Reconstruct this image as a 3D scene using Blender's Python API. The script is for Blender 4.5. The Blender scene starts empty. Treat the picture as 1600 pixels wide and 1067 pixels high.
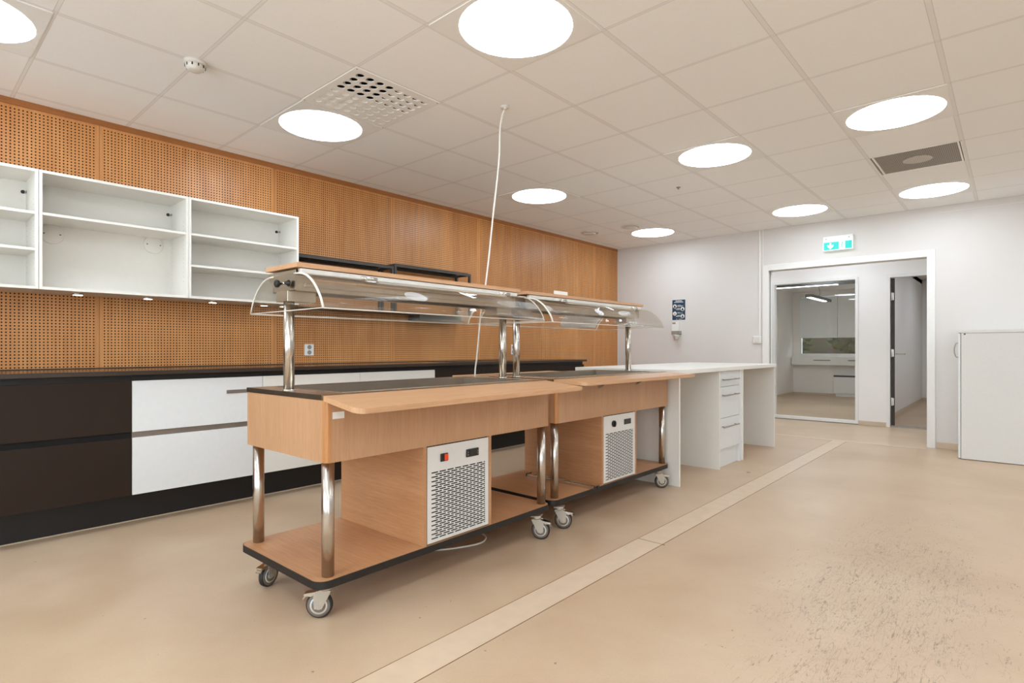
import bpy, bmesh, math, random
from mathutils import Vector, Matrix
PI = math.pi
S = bpy.context.scene
COL = S.collection
random.seed(4)

# ------------------------------------------------------------------ camera
HC, CEIL = 1.082, 2.625
cam = bpy.data.objects.new('camera', bpy.data.cameras.new('camera'))
COL.objects.link(cam)
cam.data.sensor_fit = 'HORIZONTAL'; cam.data.sensor_width = 36.0
cam.data.lens = 876.75 * 36.0 / 1600.0
cam.data.shift_y = (544.5 - 533.5) / 1600.0
cam.data.clip_start = 0.02
cam.location = (0, 0, HC)
cam.rotation_euler = (PI / 2, 0, 0.7291)
S.camera = cam

# ------------------------------------------------------------------ world, exposure
SKY = 5.8
w = bpy.data.worlds.new('sky'); S.world = w; w.use_nodes = True
bg = w.node_tree.nodes['Background']
# evening sky: bright on the window side behind the camera (-Y, +X), dim beyond the meeting room (+Y)
_t = w.node_tree; _tc = _t.nodes.new('ShaderNodeTexCoord'); _sp = _t.nodes.new('ShaderNodeSeparateXYZ'); _rp = _t.nodes.new('ShaderNodeValToRGB')
_t.links.new(_tc.outputs['Generated'], _sp.inputs[0])
_m = _t.nodes.new('ShaderNodeMath'); _m.operation = 'MULTIPLY_ADD'; _m.inputs[1].default_value = -.5; _m.inputs[2].default_value = .5
_t.links.new(_sp.outputs[1], _m.inputs[0]); _t.links.new(_m.outputs[0], _rp.inputs[0])
_rp.color_ramp.elements[0].position = .12; _rp.color_ramp.elements[0].color = (.10, .11, .12, 1)
_rp.color_ramp.elements[1].position = .5; _rp.color_ramp.elements[1].color = (.80, .90, 1.0, 1)
_t.links.new(_rp.outputs[0], bg.inputs[0]); bg.inputs[1].default_value = SKY
vs = S.view_settings
vs.view_transform = 'Standard'; vs.look = 'None'; vs.exposure = 0.36; vs.gamma = 1.0; vs.use_curve_mapping = False
LAMP = 13.6          # ceiling lamp diffusers

# ------------------------------------------------------------------ materials
def lin(c):
    return tuple(((v / 255) / 12.92 if v / 255 <= 0.04045 else ((v / 255 + 0.055) / 1.055) ** 2.4) for v in c) + (1,)
class M:
    """small node helper"""
    def __init__(s, name):
        s.m = bpy.data.materials.new(name); s.m.use_nodes = True; s.t = s.m.node_tree; s.N = s.t.nodes
        s.b = s.N['Principled BSDF']
    def n(s, typ, **kw):
        x = s.N.new(typ)
        for k, v in kw.items():
            if k in ('op',): x.operation = v
            else: setattr(x, k, v)
        return x
    def l(s, a, b): s.t.links.new(a, b)
    def math(s, op, a, b=None, c=None):
        x = s.n('ShaderNodeMath', op=op)
        for i, v in enumerate((a, b, c)):
            if v is None: continue
            if isinstance(v, (int, float)): x.inputs[i].default_value = v
            else: s.l(v, x.inputs[i])
        return x.outputs[0]
    def pos(s, scale=(1, 1, 1), rot=(0, 0, 0)):
        tc = s.n('ShaderNodeTexCoord'); mp = s.n('ShaderNodeMapping')
        mp.inputs['Scale'].default_value = scale; mp.inputs['Rotation'].default_value = rot
        s.l(tc.outputs['Object'], mp.inputs[0]); return mp.outputs[0]
    def xyz(s):
        tc = s.n('ShaderNodeTexCoord'); sp = s.n('ShaderNodeSeparateXYZ'); s.l(tc.outputs['Object'], sp.inputs[0]); return sp.outputs
    def noise(s, vec, scale, detail=4, rough=.5, dist=0):
        x = s.n('ShaderNodeTexNoise'); x.inputs['Scale'].default_value = scale; x.inputs['Detail'].default_value = detail
        x.inputs['Roughness'].default_value = rough; x.inputs['Distortion'].default_value = dist
        s.l(vec, x.inputs['Vector']); return x.outputs[0]
    def ramp(s, f, stops):
        x = s.n('ShaderNodeValToRGB'); e = x.color_ramp.elements
        while len(e) < len(stops): e.new(.5)
        for i, (p, c) in enumerate(stops):
            e[i].position = p; e[i].color = c if len(c) == 4 else tuple(c) + (1,)
        s.l(f, x.inputs[0]); return x.outputs[0]
    def mix(s, f, a, b):
        x = s.n('ShaderNodeMix', data_type='RGBA')
        for sock, v in ((x.inputs[0], f), (x.inputs[6], a), (x.inputs[7], b)):
            if isinstance(v, (int, float)): sock.default_value = v
            elif isinstance(v, tuple): sock.default_value = v
            else: s.l(v, sock)
        return x.outputs[2]
    def bump(s, h, strength=.2, dist=.002):
        x = s.n('ShaderNodeBump'); x.inputs['Strength'].default_value = strength; x.inputs['Distance'].default_value = dist
        s.l(h, x.inputs['Height']); s.l(x.outputs[0], s.b.inputs['Normal'])
    def base(s, c):
        if isinstance(c, tuple): s.b.inputs['Base Color'].default_value = c
        else: s.l(c, s.b.inputs['Base Color'])
    def set(s, rough=None, metal=None, spec=None, coat=None):
        if rough is not None:
            if isinstance(rough, (int, float)): s.b.inputs['Roughness'].default_value = rough
            else: s.l(rough, s.b.inputs['Roughness'])
        if metal is not None: s.b.inputs['Metallic'].default_value = metal
        if spec is not None: s.b.inputs['Specular IOR Level'].default_value = spec
        if coat is not None: s.b.inputs['Coat Weight'].default_value = coat
        return s.m
def plain(name, rgb, rough=.5, metal=0, spec=.5, var=.04, scale=30):
    m = M(name); c = lin(rgb)
    f = m.noise(m.pos(), scale, 5)
    d = tuple(v * (1 - var) for v in c[:3]) + (1,); u = tuple(min(1, v * (1 + var)) for v in c[:3]) + (1,)
    m.base(m.ramp(f, [(.3, d), (.7, u)]))
    return m.set(rough, metal, spec)
def wood(name, a, b, axis='z', rough=.38, fine=90, coat=0):
    m = M(name); sc = {'x': (.05, 1, 1), 'y': (1, .05, 1), 'z': (1, 1, .05)}[axis]
    p = m.pos(sc)
    f1 = m.noise(p, fine, 6, .6); f2 = m.noise(m.pos(tuple(v * .6 for v in sc)), 7, 3, .5, 1.2)
    f3 = m.noise(p, fine * 4, 2, .5)
    h = m.math('ADD', m.math('MULTIPLY', f1, .5), m.math('ADD', m.math('MULTIPLY', f2, .35), m.math('MULTIPLY', f3, .2)))
    m.base(m.ramp(h, [(.36, lin(a)), (.68, lin(b))]))
    m.bump(f1, .08, .0006)
    return m.set(rough, coat=coat)
def steel(name, rgb, rough, axis='y', amt=.12):
    m = M(name); sc = {'x': (.02, 1, 1), 'y': (1, .02, 1), 'z': (1, 1, .02), 'n': (1, 1, 1)}[axis]
    f = m.noise(m.pos(sc), 120, 4, .6)
    g = m.noise(m.pos(), 9, 4, .6)
    c = lin(rgb)
    m.base(m.ramp(g, [(.3, tuple(v * .9 for v in c[:3])), (.7, c)]))
    m.set(rough, 1.0)
    return m.m
def glow(name, rgb, strength):
    m = M(name); m.base(lin(rgb)); m.b.inputs['Emission Color'].default_value = lin(rgb); m.b.inputs['Emission Strength'].default_value = strength
    return m.set(.4)
def clear(name, tint, rough=.01, ior=1.49, strength=1.0):
    m = M(name); m.N.remove(m.b)
    tr = m.n('ShaderNodeBsdfTransparent'); tr.inputs[0].default_value = tint
    gl = m.n('ShaderNodeBsdfGlossy'); gl.inputs['Roughness'].default_value = rough
    fr = m.n('ShaderNodeFresnel'); ge = m.n('ShaderNodeNewGeometry')     # same reflectance from both sides of the sheet
    m.l(m.math('ADD', ior, m.math('MULTIPLY', ge.outputs['Backfacing'], 1 / ior - ior)), fr.inputs[0])
    mx = m.n('ShaderNodeMixShader'); m.l(m.math('MULTIPLY', fr.outputs[0], strength), mx.inputs[0]); m.l(tr.outputs[0], mx.inputs[1]); m.l(gl.outputs[0], mx.inputs[2])
    m.l(mx.outputs[0], m.N['Material Output'].inputs[0]); return m.m

def mat_floor():
    m = M('linoleum_floor'); p = m.pos()
    big = m.noise(p, .7, 5, .55, .6); mid = m.noise(p, 3.2, 6, .6, .3); fine = m.noise(p, 160, 3, .6)
    f = m.math('ADD', m.math('MULTIPLY', big, .55), m.math('ADD', m.math('MULTIPLY', mid, .3), m.math('MULTIPLY', fine, .15)))
    c = m.ramp(f, [(.36, lin((176, 147, 118))), (.5, lin((187, 160, 131))), (.62, lin((197, 172, 144)))])
    o = m.xyz()
    # worn, scuffed zone around x 0.2, y 3
    dx = m.math('MULTIPLY', m.math('SUBTRACT', o[0], -.42), 1.75); dy = m.math('MULTIPLY', m.math('SUBTRACT', o[1], 3.0), .5)
    d = m.math('ADD', m.math('MULTIPLY', dx, dx), m.math('MULTIPLY', dy, dy))
    zone = m.math('SUBTRACT', 1.0, m.math('ADD', m.math('MULTIPLY', d, .6), m.math('MULTIPLY', m.noise(p, 1.7, 3), .42)))
    zone = m.math('MAXIMUM', zone, .03)
    acc = None
    for rot, sc, ln in ((.25, 30, .10), (1.15, 44, .14), (2.2, 34, .10), (2.8, 52, .16), (1.7, 60, .2), (.8, 38, .12)):
        q = m.pos((1, ln, 1), (0, 0, rot))
        s = m.noise(q, sc, 2, .5, .5)
        s = m.math('ABSOLUTE', m.math('SUBTRACT', s, .5))
        k = m.math('GREATER_THAN', m.noise(m.pos((1, .5, 1), (0, 0, rot)), 7 + sc * .12, 4, .7), m.math('SUBTRACT', .79, m.math('MULTIPLY', zone, .41)))
        s = m.math('MULTIPLY', m.math('LESS_THAN', s, .0045), k)
        acc = s if acc is None else m.math('MAXIMUM', acc, s)
    c = m.mix(m.math('MULTIPLY', acc, .62), c, lin((98, 78, 60)))
    dirt = m.math('MULTIPLY', m.math('MULTIPLY', m.noise(p, 45, 5, .75), zone), .55)
    c = m.mix(m.math('MAXIMUM', m.math('SUBTRACT', dirt, .1), 0), c, lin((128, 102, 78)))
    spk = m.math('GREATER_THAN', m.noise(p, 38, 1, .3), .815)
    c = m.mix(m.math('MULTIPLY', spk, .6), c, lin((90, 70, 52)))
    m.base(c)
    m.set(m.math('ADD', .3, m.math('MULTIPLY', mid, .2)), spec=.45)
    m.bump(m.noise(p, 9, 3), .05, .004)
    return m.m
def mat_peg():
    """beech board drilled with 8 mm holes every 20 mm, 1.2 m boards"""
    m = M('perforated_beech'); o = m.xyz(); y, z = o[1], o[2]
    p = m.pos((1, 1, .06)); f1 = m.noise(p, 55, 6, .6); f2 = m.noise(m.pos((1, 1, .12)), 9, 4, .5, 1.0)
    ty0 = m.math('MULTIPLY', m.math('FRACT', m.math('DIVIDE', m.math('ADD', m.math('SUBTRACT', y, .968), 12.0), 1.2)), 1.2)
    seam = m.math('MAXIMUM', m.math('LESS_THAN', ty0, .0035), m.math('GREATER_THAN', ty0, 1.1985))
    bid = m.math('FLOOR', m.math('DIVIDE', m.math('ADD', m.math('SUBTRACT', y, .968), 12.0), .4))
    tone = m.n('ShaderNodeTexWhiteNoise', noise_dimensions='1D'); m.l(bid, tone.inputs['W'])
    h = m.math('ADD', m.math('ADD', m.math('MULTIPLY', f1, .42), m.math('MULTIPLY', f2, .42)), m.math('MULTIPLY', tone.outputs[0], .12))
    c = m.ramp(h, [(.34, lin((192, 126, 68))), (.66, lin((222, 160, 98)))])
    gy = m.math('MULTIPLY', m.math('SUBTRACT', m.math('FRACT', m.math('ADD', m.math('DIVIDE', m.math('SUBTRACT', ty0, .03), .02), .5)), .5), .02)
    gz = m.math('MULTIPLY', m.math('SUBTRACT', m.math('FRACT', m.math('ADD', m.math('DIVIDE', m.math('SUBTRACT', z, .962), .02), 50.5)), .5), .02)
    r2 = m.math('ADD', m.math('MULTIPLY', gy, gy), m.math('MULTIPLY', gz, gz))
    hole = m.math('LESS_THAN', r2, .0045 ** 2)
    inside = m.math('MULTIPLY', m.math('GREATER_THAN', ty0, .02), m.math('LESS_THAN', ty0, 1.18))
    inside = m.math('MULTIPLY', inside, m.math('LESS_THAN', z, 2.575))
    hole = m.math('MULTIPLY', hole, inside)
    c = m.mix(hole, c, lin((26, 13, 6)))
    c = m.mix(m.math('MULTIPLY', seam, .55), c, lin((120, 72, 36)))
    m.base(c)
    m.set(m.math('ADD', .36, m.math('MULTIPLY', hole, .6)))
    m.bump(hole, -.6, .003)
    return m.m
def mat_ceiling():
    m = M('ceiling_tiles'); o = m.xyz()
    c0 = m.ramp(m.noise(m.pos(), 260, 2, .6), [(.3, lin((247, 245, 242))), (.7, lin((252, 250, 247)))])
    tx = m.math('MULTIPLY', m.math('SUBTRACT', m.math('FRACT', m.math('ADD', m.math('DIVIDE', m.math('ADD', o[0], .283), .6), 20.5)), .5), .6)
    ty = m.math('MULTIPLY', m.math('SUBTRACT', m.math('FRACT', m.math('ADD', m.math('DIVIDE', m.math('SUBTRACT', o[1], .524), .6), 20.5)), .5), .6)
    ax, ay = m.math('ABSOLUTE', tx), m.math('ABSOLUTE', ty)
    bar = m.math('LESS_THAN', ax, .012)
    lx = m.math('LESS_THAN', m.math('ABSOLUTE', m.math('SUBTRACT', ax, .0125)), .0014)
    bary = m.math('LESS_THAN', ay, .008)
    ly = m.math('LESS_THAN', m.math('ABSOLUTE', m.math('SUBTRACT', ay, .0085)), .0013)
    c = m.mix(m.math('MULTIPLY', m.math('MAXIMUM', bar, bary), .5), c0, lin((232, 228, 222)))
    c = m.mix(m.math('MULTIPLY', m.math('MAXIMUM', lx, ly), .32), c, lin((136, 126, 114)))
    m.base(c)
    m.bump(m.math('MAXIMUM', bar, bary), .3, .004)
    return m.set(.85, spec=.2)

MT = dict(
    floor=mat_floor(), peg=mat_peg(), ceiling=mat_ceiling(),
    wall=plain('painted_wall', (220, 214, 208), .6, spec=.3, var=.015, scale=2),
    wall2=plain('white_wall', (240, 234, 228), .55, spec=.3, var=.012, scale=2),
    trim=plain('white_trim', (234, 230, 224), .4, var=.01),
    strip=plain('floor_strip', (202, 178, 151), .42, var=.05, scale=12),
    seam=plain('floor_seam', (120, 90, 62), .7),
    skirt=plain('beige_skirting', (205, 184, 158), .5),
    beech=wood('beech_vertical', (178, 134, 98), (198, 154, 116), 'z'),
    beechy=wood('beech_lengthwise', (186, 138, 98), (206, 162, 122), 'y'),
    beechx=wood('beech_shelf', (172, 120, 80), (196, 146, 104), 'x'),
    edge=wood('beech_solid_edge', (168, 112, 62), (190, 132, 80), 'z'),
    topstrip=wood('beech_top_strip', (150, 92, 46), (176, 112, 60), 'y'),
    black=plain('black_edge', (24, 19, 16), .55, var=.1),
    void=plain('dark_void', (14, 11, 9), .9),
    steelh=steel('brushed_steel', (206, 194, 178), .27, 'y'),
    steelb=steel('basin_steel', (176, 164, 150), .42, 'y'),
    chrome=steel('polished_steel', (204, 197, 188), .24, 'z', .04),
    chromes=steel('chrome', (225, 222, 216), .1, 'n', .04),
    alu=plain('aluminium', (156, 148, 140), .35, metal=.7),
    pale=plain('pale_metal', (226, 222, 214), .35, metal=.35),
    fork=plain('zinc_plated', (190, 182, 168), .35, metal=.55),
    cab=plain('white_laminate', (231, 226, 217), .35, var=.01),
    cabg=plain('cool_white_laminate', (224, 224, 222), .35, var=.015),
    cabside=plain('pale_grey_laminate', (222, 219, 213), .5, var=.05, scale=220),
    brown=plain('black_brown_fronts', (40, 27, 18), .6, spec=.25, var=.28, scale=330),
    counter=plain('black_worktop', (40, 30, 24), .16, var=.15, scale=200),
    counterf=plain('black_worktop_edge', (52, 39, 29), .4, var=.15, scale=200),
    rack=plain('dark_grey_metal', (72, 70, 67), .35, metal=.4),
    rackd=plain('black_metal', (40, 36, 33), .35, metal=.3),
    rubber=plain('black_rubber', (34, 30, 28), .6), rubberg=plain('grey_rubber', (112, 104, 97), .6),
    hub=plain('cream_plastic', (214, 205, 190), .45), blue=plain('blue_label', (78, 128, 168), .4),
    white=plain('white_plastic', (236, 233, 228), .35, var=.01), offw=plain('offwhite_plastic', (222, 216, 206), .35, var=.01),
    greyp=plain('grey_plastic', (150, 142, 134), .4), dark=plain('black_plastic', (26, 24, 23), .35),
    red=glow('red_switch', (206, 62, 20), .25), display=plain('display_black', (44, 43, 42), .25),
    plateg=plain('white_steel_plate', (228, 226, 222), .33, metal=.25, var=.03, scale=8),
    paper=plain('paper', (232, 231, 229), .6), label=plain('label_white', (238, 234, 228), .5),
    navy=plain('poster_navy', (22, 58, 82), .45), skin=plain('poster_pink', (208, 160, 140), .5), pic=plain('poster_brown', (96, 60, 48), .5),
    lampglow=glow('lamp_diffuser', (228, 242, 255), LAMP), puck=glow('puck_glow', (255, 250, 242), 6),
    strips=glow('strip_lamp_glow', (255, 252, 246), 9), sign=glow('sign_teal', (10, 178, 168), .42), signw=glow('sign_white', (228, 246, 242), .5),
    lampframe=plain('lamp_panel', (243, 240, 235), .6, var=.01),
    plexi=clear('acrylic', (.955, .945, .925, 1), .0, 1.5, .55), plexie=plain('acrylic_edge', (226, 220, 208), .3, var=.02),
    glass=clear('window_glass', (.96, .975, .97, 1), .0, 1.5, 1.0),
    blind=plain('blind', (240, 243, 243), .6, var=.015), doorb=plain('dark_door_edge', (52, 40, 33), .5),
    dgrille=plain('grille_grey', (128, 119, 108), .6), cable=plain('white_cable', (232, 226, 216), .4),
    hedge=None,
)
def mat_grass():
    m = M('garden_green'); p = m.pos()
    f = m.math('ADD', m.math('MULTIPLY', m.noise(p, 1.2, 4), .6), m.math('MULTIPLY', m.noise(p, 14, 5, .7), .4))
    m.base(m.ramp(f, [(.36, lin((20, 15, 10))), (.47, lin((44, 30, 18))), (.53, lin((30, 33, 16))), (.68, lin((66, 62, 26)))]))
    return m.set(.9, spec=.05)
MT['hedge'] = mat_grass()
def mat_mesh_grille():
    m = M('fine_mesh'); o = m.xyz()
    g = [m.math('SUBTRACT', m.math('FRACT', m.math('ADD', m.math('DIVIDE', o[i], .012), 50.5)), .5) for i in (0, 1)]
    r = m.math('LESS_THAN', m.math('ADD', m.math('MULTIPLY', g[0], g[0]), m.math('MULTIPLY', g[1], g[1])), .1)
    m.base(m.mix(r, lin((160, 151, 139)), lin((92, 85, 77)))); return m.set(.6)
MT['mesh'] = mat_mesh_grille()
def mat_mesh_disc():
    m = M('fine_mesh_disc'); o = m.xyz()
    g = [m.math('SUBTRACT', m.math('FRACT', m.math('ADD', m.math('DIVIDE', o[i], .012), 50.5)), .5) for i in (0, 1)]
    r = m.math('LESS_THAN', m.math('ADD', m.math('MULTIPLY', g[0], g[0]), m.math('MULTIPLY', g[1], g[1])), .07)
    m.base(m.mix(r, lin((206, 199, 188)), lin((150, 142, 130)))); return m.set(.6)
MT['meshd'] = mat_mesh_disc()

# ------------------------------------------------------------------ mesh helper
class B:
    def __init__(s): s.bm = bmesh.new()
    def _fin(s, verts, mi, smooth=False):
        fs = {f for v in verts for f in v.link_faces}
        for f in fs: f.material_index = mi; f.smooth = smooth
    def box(s, x0, x1, y0, y1, z0, z1, bev=0, mi=0, seg=2):
        x0, x1 = min(x0, x1), max(x0, x1); y0, y1 = min(y0, y1), max(y0, y1); z0, z1 = min(z0, z1), max(z0, z1)
        r = bmesh.ops.create_cube(s.bm, size=1); vs_ = r['verts']
        for v in vs_: v.co = Vector(((x0 + x1) / 2 + v.co.x * (x1 - x0), (y0 + y1) / 2 + v.co.y * (y1 - y0), (z0 + z1) / 2 + v.co.z * (z1 - z0)))
        s._fin(vs_, mi)
        if bev:
            es = list({e for v in vs_ for e in v.link_edges})
            bmesh.ops.bevel(s.bm, geom=es, offset=bev, segments=seg, affect='EDGES', profile=.5, clamp_overlap=True, material=mi)
        return s
    def cyl(s, p0, p1, r, seg=24, r2=None, mi=0, smooth=True):
        p0, p1 = Vector(p0), Vector(p1); d = p1 - p0; L = d.length
        k = bmesh.ops.create_cone(s.bm, cap_ends=True, segments=seg, radius1=r, radius2=r if r2 is None else r2, depth=L)
        mt = Matrix.Translation((p0 + p1) / 2) @ d.to_track_quat('Z', 'Y').to_matrix().to_4x4()
        bmesh.ops.transform(s.bm, matrix=mt, verts=k['verts'])
        for f in {f for v in k['verts'] for f in v.link_faces}:
            f.material_index = mi; f.smooth = smooth and len(f.verts) == 4
        return s
    def prism(s, pts, axis, a, b, mi=0, smooth=False):
        """pts: outline of 2-D points in the other two axes, in xyz order"""
        def P(p, t):
            q = list(p); q.insert('xyz'.index(axis), t); return q
        va = [s.bm.verts.new(P(p, a)) for p in pts]; vb = [s.bm.verts.new(P(p, b)) for p in pts]
        n = len(pts); fs = [s.bm.faces.new(va), s.bm.faces.new(vb[::-1])]
        for i in range(n):
            f = s.bm.faces.new((va[i], vb[i], vb[(i + 1) % n], va[(i + 1) % n])); f.smooth = smooth; fs.append(f)
        for f in fs: f.material_index = mi
        return s
    def sheet(s, pts, axis, a, b, th, mi=0, edge=None, closed_ends=True):
        """a bent sheet: polyline pts offset by th (inwards) and extruded along axis; edge = material for its rims"""
        V = [Vector(p) for p in pts]; off = []
        for i, p in enumerate(V):
            t = (V[min(i + 1, len(V) - 1)] - V[max(i - 1, 0)]).normalized(); off.append(p + Vector((t.y, -t.x)) * th)
        def P(p, t):
            q = list(p); q.insert('xyz'.index(axis), t); return q
        L = [[s.bm.verts.new(P(p, t)) for p in row] for row in (V, off) for t in (a, b)]
        e = mi if edge is None else edge; n = len(V)
        for i in range(n - 1):
            f = s.bm.faces.new((L[0][i], L[0][i + 1], L[1][i + 1], L[1][i])); f.smooth = True; f.material_index = mi
            f = s.bm.faces.new((L[2][i], L[3][i], L[3][i + 1], L[2][i + 1])); f.smooth = True; f.material_index = mi
            for q in (0, 1):
                f = s.bm.faces.new((L[q][i], L[q + 2][i], L[q + 2][i + 1], L[q][i + 1])); f.material_index = e
        for i in (0, n - 1):
            f = s.bm.faces.new((L[0][i], L[1][i], L[3][i], L[2][i])); f.material_index = e
        return s
    def lathe(s, prof, c=(0, 0, 0), seg=32, mi=0, axis='z', smooth=True):
        rings = []
        for r, h in prof:
            ring = []
            for k in range(seg):
                a = 2 * PI * k / seg; x, y = r * math.cos(a), r * math.sin(a)
                q = {'z': (x, y, h), 'x': (h, x, y), 'y': (x, h, y)}[axis]
                ring.append(s.bm.verts.new((c[0] + q[0], c[1] + q[1], c[2] + q[2])))
            rings.append(ring)
        for a, b in zip(rings, rings[1:]):
            for k in range(seg):
                f = s.bm.faces.new((a[k], a[(k + 1) % seg], b[(k + 1) % seg], b[k])); f.smooth = smooth; f.material_index = mi
        for ring in (rings[0], rings[-1]):
            f = s.bm.faces.new(ring); f.material_index = mi
        return s
    def tube(s, path, r, seg=10, mi=0):
        P = [Vector(p) for p in path]; rings = []; up = Vector((0.13, 0.3, .95)).normalized()
        for i, p in enumerate(P):
            t = (P[min(i + 1, len(P) - 1)] - P[max(i - 1, 0)]).normalized()
            n = (up - t * up.dot(t)); n = n.normalized() if n.length > .05 else t.orthogonal().normalized()
            up = n; b = t.cross(n)
            rings.append([s.bm.verts.new(p + n * r * math.cos(2 * PI * k / seg) + b * r * math.sin(2 * PI * k / seg)) for k in range(seg)])
        for a, b in zip(rings, rings[1:]):
            for k in range(seg):
                f = s.bm.faces.new((a[k], a[(k + 1) % seg], b[(k + 1) % seg], b[k])); f.smooth = True; f.material_index = mi
        for ring in (rings[0], rings[-1]): s.bm.faces.new(ring).material_index = mi
        return s
    def rot(s, angle, c=(0, 0, 0), axis='Z', frm=0):
        s.bm.verts.ensure_lookup_table()
        bmesh.ops.rotate(s.bm, cent=c, matrix=Matrix.Rotation(angle, 3, axis), verts=s.bm.verts[frm:]); return s
    def move(s, v):
        bmesh.ops.translate(s.bm, vec=v, verts=s.bm.verts[:]); return s

def spline(pts, n=8):
    P = [Vector(p) for p in pts]; out = []
    for i in range(len(P) - 1):
        a, b, c, d = P[max(i - 1, 0)], P[i], P[i + 1], P[min(i + 2, len(P) - 1)]
        for k in range(n):
            t = k / n
            out.append(.5 * ((2 * b) + (c - a) * t + (2 * a - 5 * b + 4 * c - d) * t * t + (3 * b - a - 3 * c + d) * t ** 3))
    out.append(P[-1]); return out

OFF = {}
def build(name, b, mats, parent=None):
    bmesh.ops.recalc_face_normals(b.bm, faces=b.bm.faces[:])
    off = OFF.get(parent.name, Vector((0, 0, 0))) if parent else Vector((0, 0, 0))
    if off.length: bmesh.ops.translate(b.bm, vec=-off, verts=b.bm.verts[:])
    me = bpy.data.meshes.new(name); b.bm.to_mesh(me); b.bm.free()
    for m in (mats if isinstance(mats, (list, tuple)) else [mats]): me.materials.append(MT[m] if isinstance(m, str) else m)
    o = bpy.data.objects.new(name, me); COL.objects.link(o)
    if parent: o.parent = parent; OFF[o.name] = off
    return o
def struct(name, b, mats):
    o = build(name, b, mats); o['kind'] = 'structure'; return o
def tag(o, label, cat, group=None, kind=None):
    o['label'] = label; o['category'] = cat
    if group: o['group'] = group
    if kind: o['kind'] = kind
    return o
def thing(name, label, cat, loc=(0, 0, 0), rz=0, group=None, local=False):
    """an Empty at the thing's base; parts are given in world coordinates unless local"""
    o = bpy.data.objects.new(name, None); COL.objects.link(o); o.location = loc; o.rotation_euler = (0, 0, rz)
    o.empty_display_size = .1
    OFF[o.name] = Vector((0, 0, 0)) if local else Vector(loc)
    return tag(o, label, cat, group)
def dup(root, loc, rz=None, label=None):
    kids = {}
    for o in bpy.data.objects:
        if o.parent: kids.setdefault(o.parent.name, []).append(o)
    def cp(o, parent):
        c = o.copy(); COL.objects.link(c); c.parent = parent
        for ch in kids.get(o.name, []): cp(ch, c)
        return c
    r = cp(root, None); r.location = loc
    if rz is not None: r.rotation_euler = (0, 0, rz)
    if label: r['label'] = label
    return r

# ================================================================== SETTING
XL, YF, XR, YB = -4.60, 7.615, 3.6, -2.6
VENT = (-3.283, -2.683, 1.724, 2.324); GRIL = (-.883, -.283, 5.324, 5.924)
struct('floor', B().box(XL - .1, XR + .1, YB - .1, 14.7, -.1, 0), 'floor')
b = B()
xs = [XL - .05, VENT[0], VENT[1], GRIL[0], GRIL[1], XR + .05]; ys = [YB - .05, VENT[2], VENT[3], GRIL[2], GRIL[3], YF + .05]
for i in range(5):
    for j in range(5):
        cx, cy = (xs[i] + xs[i + 1]) / 2, (ys[j] + ys[j + 1]) / 2
        if any(q[0] < cx < q[1] and q[2] < cy < q[3] for q in (VENT, GRIL)): continue
        b.box(xs[i], xs[i + 1], ys[j], ys[j + 1], CEIL, CEIL + .05)
struct('ceiling', b, 'ceiling')
struct('wall_left', B().box(XL - .1, XL, YB, YF + .0, 0, CEIL), 'peg')
struct('trim_1', B().box(XL, XL + .006, YB, YF, CEIL - .04, CEIL), 'topstrip')
# far wall with the wide opening
OX0, OX1, OZ = -2.355, -.705, 2.085
struct('wall_far', B().box(XL, OX0 - .02, YF, YF + .14, 0, CEIL).box(OX1 + .02, XR, YF, YF + .14, 0, CEIL).box(OX0 - .02, OX1 + .02, YF, YF + .14, OZ + .02, CEIL), 'wall')
# back wall behind the camera and right wall, with unseen windows added for daylight fill and reflections
WX = [(-3.7, -2.3), (-2.1, -.3), (0, 1.8)]
WZ = (.55, 2.45)
b = B().box(XL, XR, YB - .2, YB, 0, WZ[0]).box(XL, XR, YB - .2, YB, WZ[1], CEIL)
e = XL
for x0, x1 in WX: b.box(e, x0, YB - .2, YB, WZ[0], WZ[1]); e = x1
b.box(e, XR, YB - .2, YB, WZ[0], WZ[1])
struct('wall_back', b, 'wall')
WY = [(-2.2, -.2)]
b = B().box(XR, XR + .2, YB, YF, 0, WZ[0]).box(XR, XR + .2, YB, YF, WZ[1], CEIL)
e = YB
for y0, y1 in WY: b.box(XR, XR + .2, e, y0, WZ[0], WZ[1]); e = y1
b.box(XR, XR + .2, e, YF, WZ[0], WZ[1])
struct('wall_right', b, 'wall')
def fill_window(n, a0, a1, along):
    def bb(b, p, q, z0, z1, d0=.06, d1=.14):
        return b.box(p, q, YB - d1, YB - d0, z0, z1) if along == 'x' else b.box(XR + d0, XR + d1, p, q, z0, z1)
    b = B(); z0, z1 = WZ; mid = (a0 + a1) / 2
    for p, q in ((a0, a0 + .06), (mid - .03, mid + .03), (a1 - .06, a1)): bb(b, p, q, z0, z1)
    for p, q in ((z0, z0 + .06), (z1 - .06, z1)): bb(b, a0 + .06, a1 - .06, p, q)
    f = struct('window_%d' % n, b, 'trim')
    build('window_pane', bb(B(), a0 + .05, a1 - .05, z0 + .05, z1 - .05, .095, .105), 'glass', f)
for i, (x0, x1) in enumerate(WX): fill_window(i + 2, x0, x1, 'x')
for i, (y0, y1) in enumerate(WY): fill_window(i + 7, y0, y1, 'y')
# baseboards
for nm, x0, x1 in (('baseboard_far', OX1 + .085, XR), ('baseboard_far_left', XL + .02, OX0 - .085)):
    struct(nm, B().box(x0, x1, YF - .012, YF, 0, .07, .003), 'skirt')
struct('baseboard_right', B().box(XR - .012, XR, YB, YF - .02, 0, .07), 'skirt')
# white filler between far wall panels (cover strip) above the switch
struct('trim_2', B().box(-2.475, -2.452, YF - .014, YF, 1.25, CEIL, .002), 'trim')
struct('trim_3', B().box(-2.43, -2.42, YF - .002, YF, 2.15, CEIL).box(-.6, XR, YF - .004, YF, 2.55, 2.555), 'trim')
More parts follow.
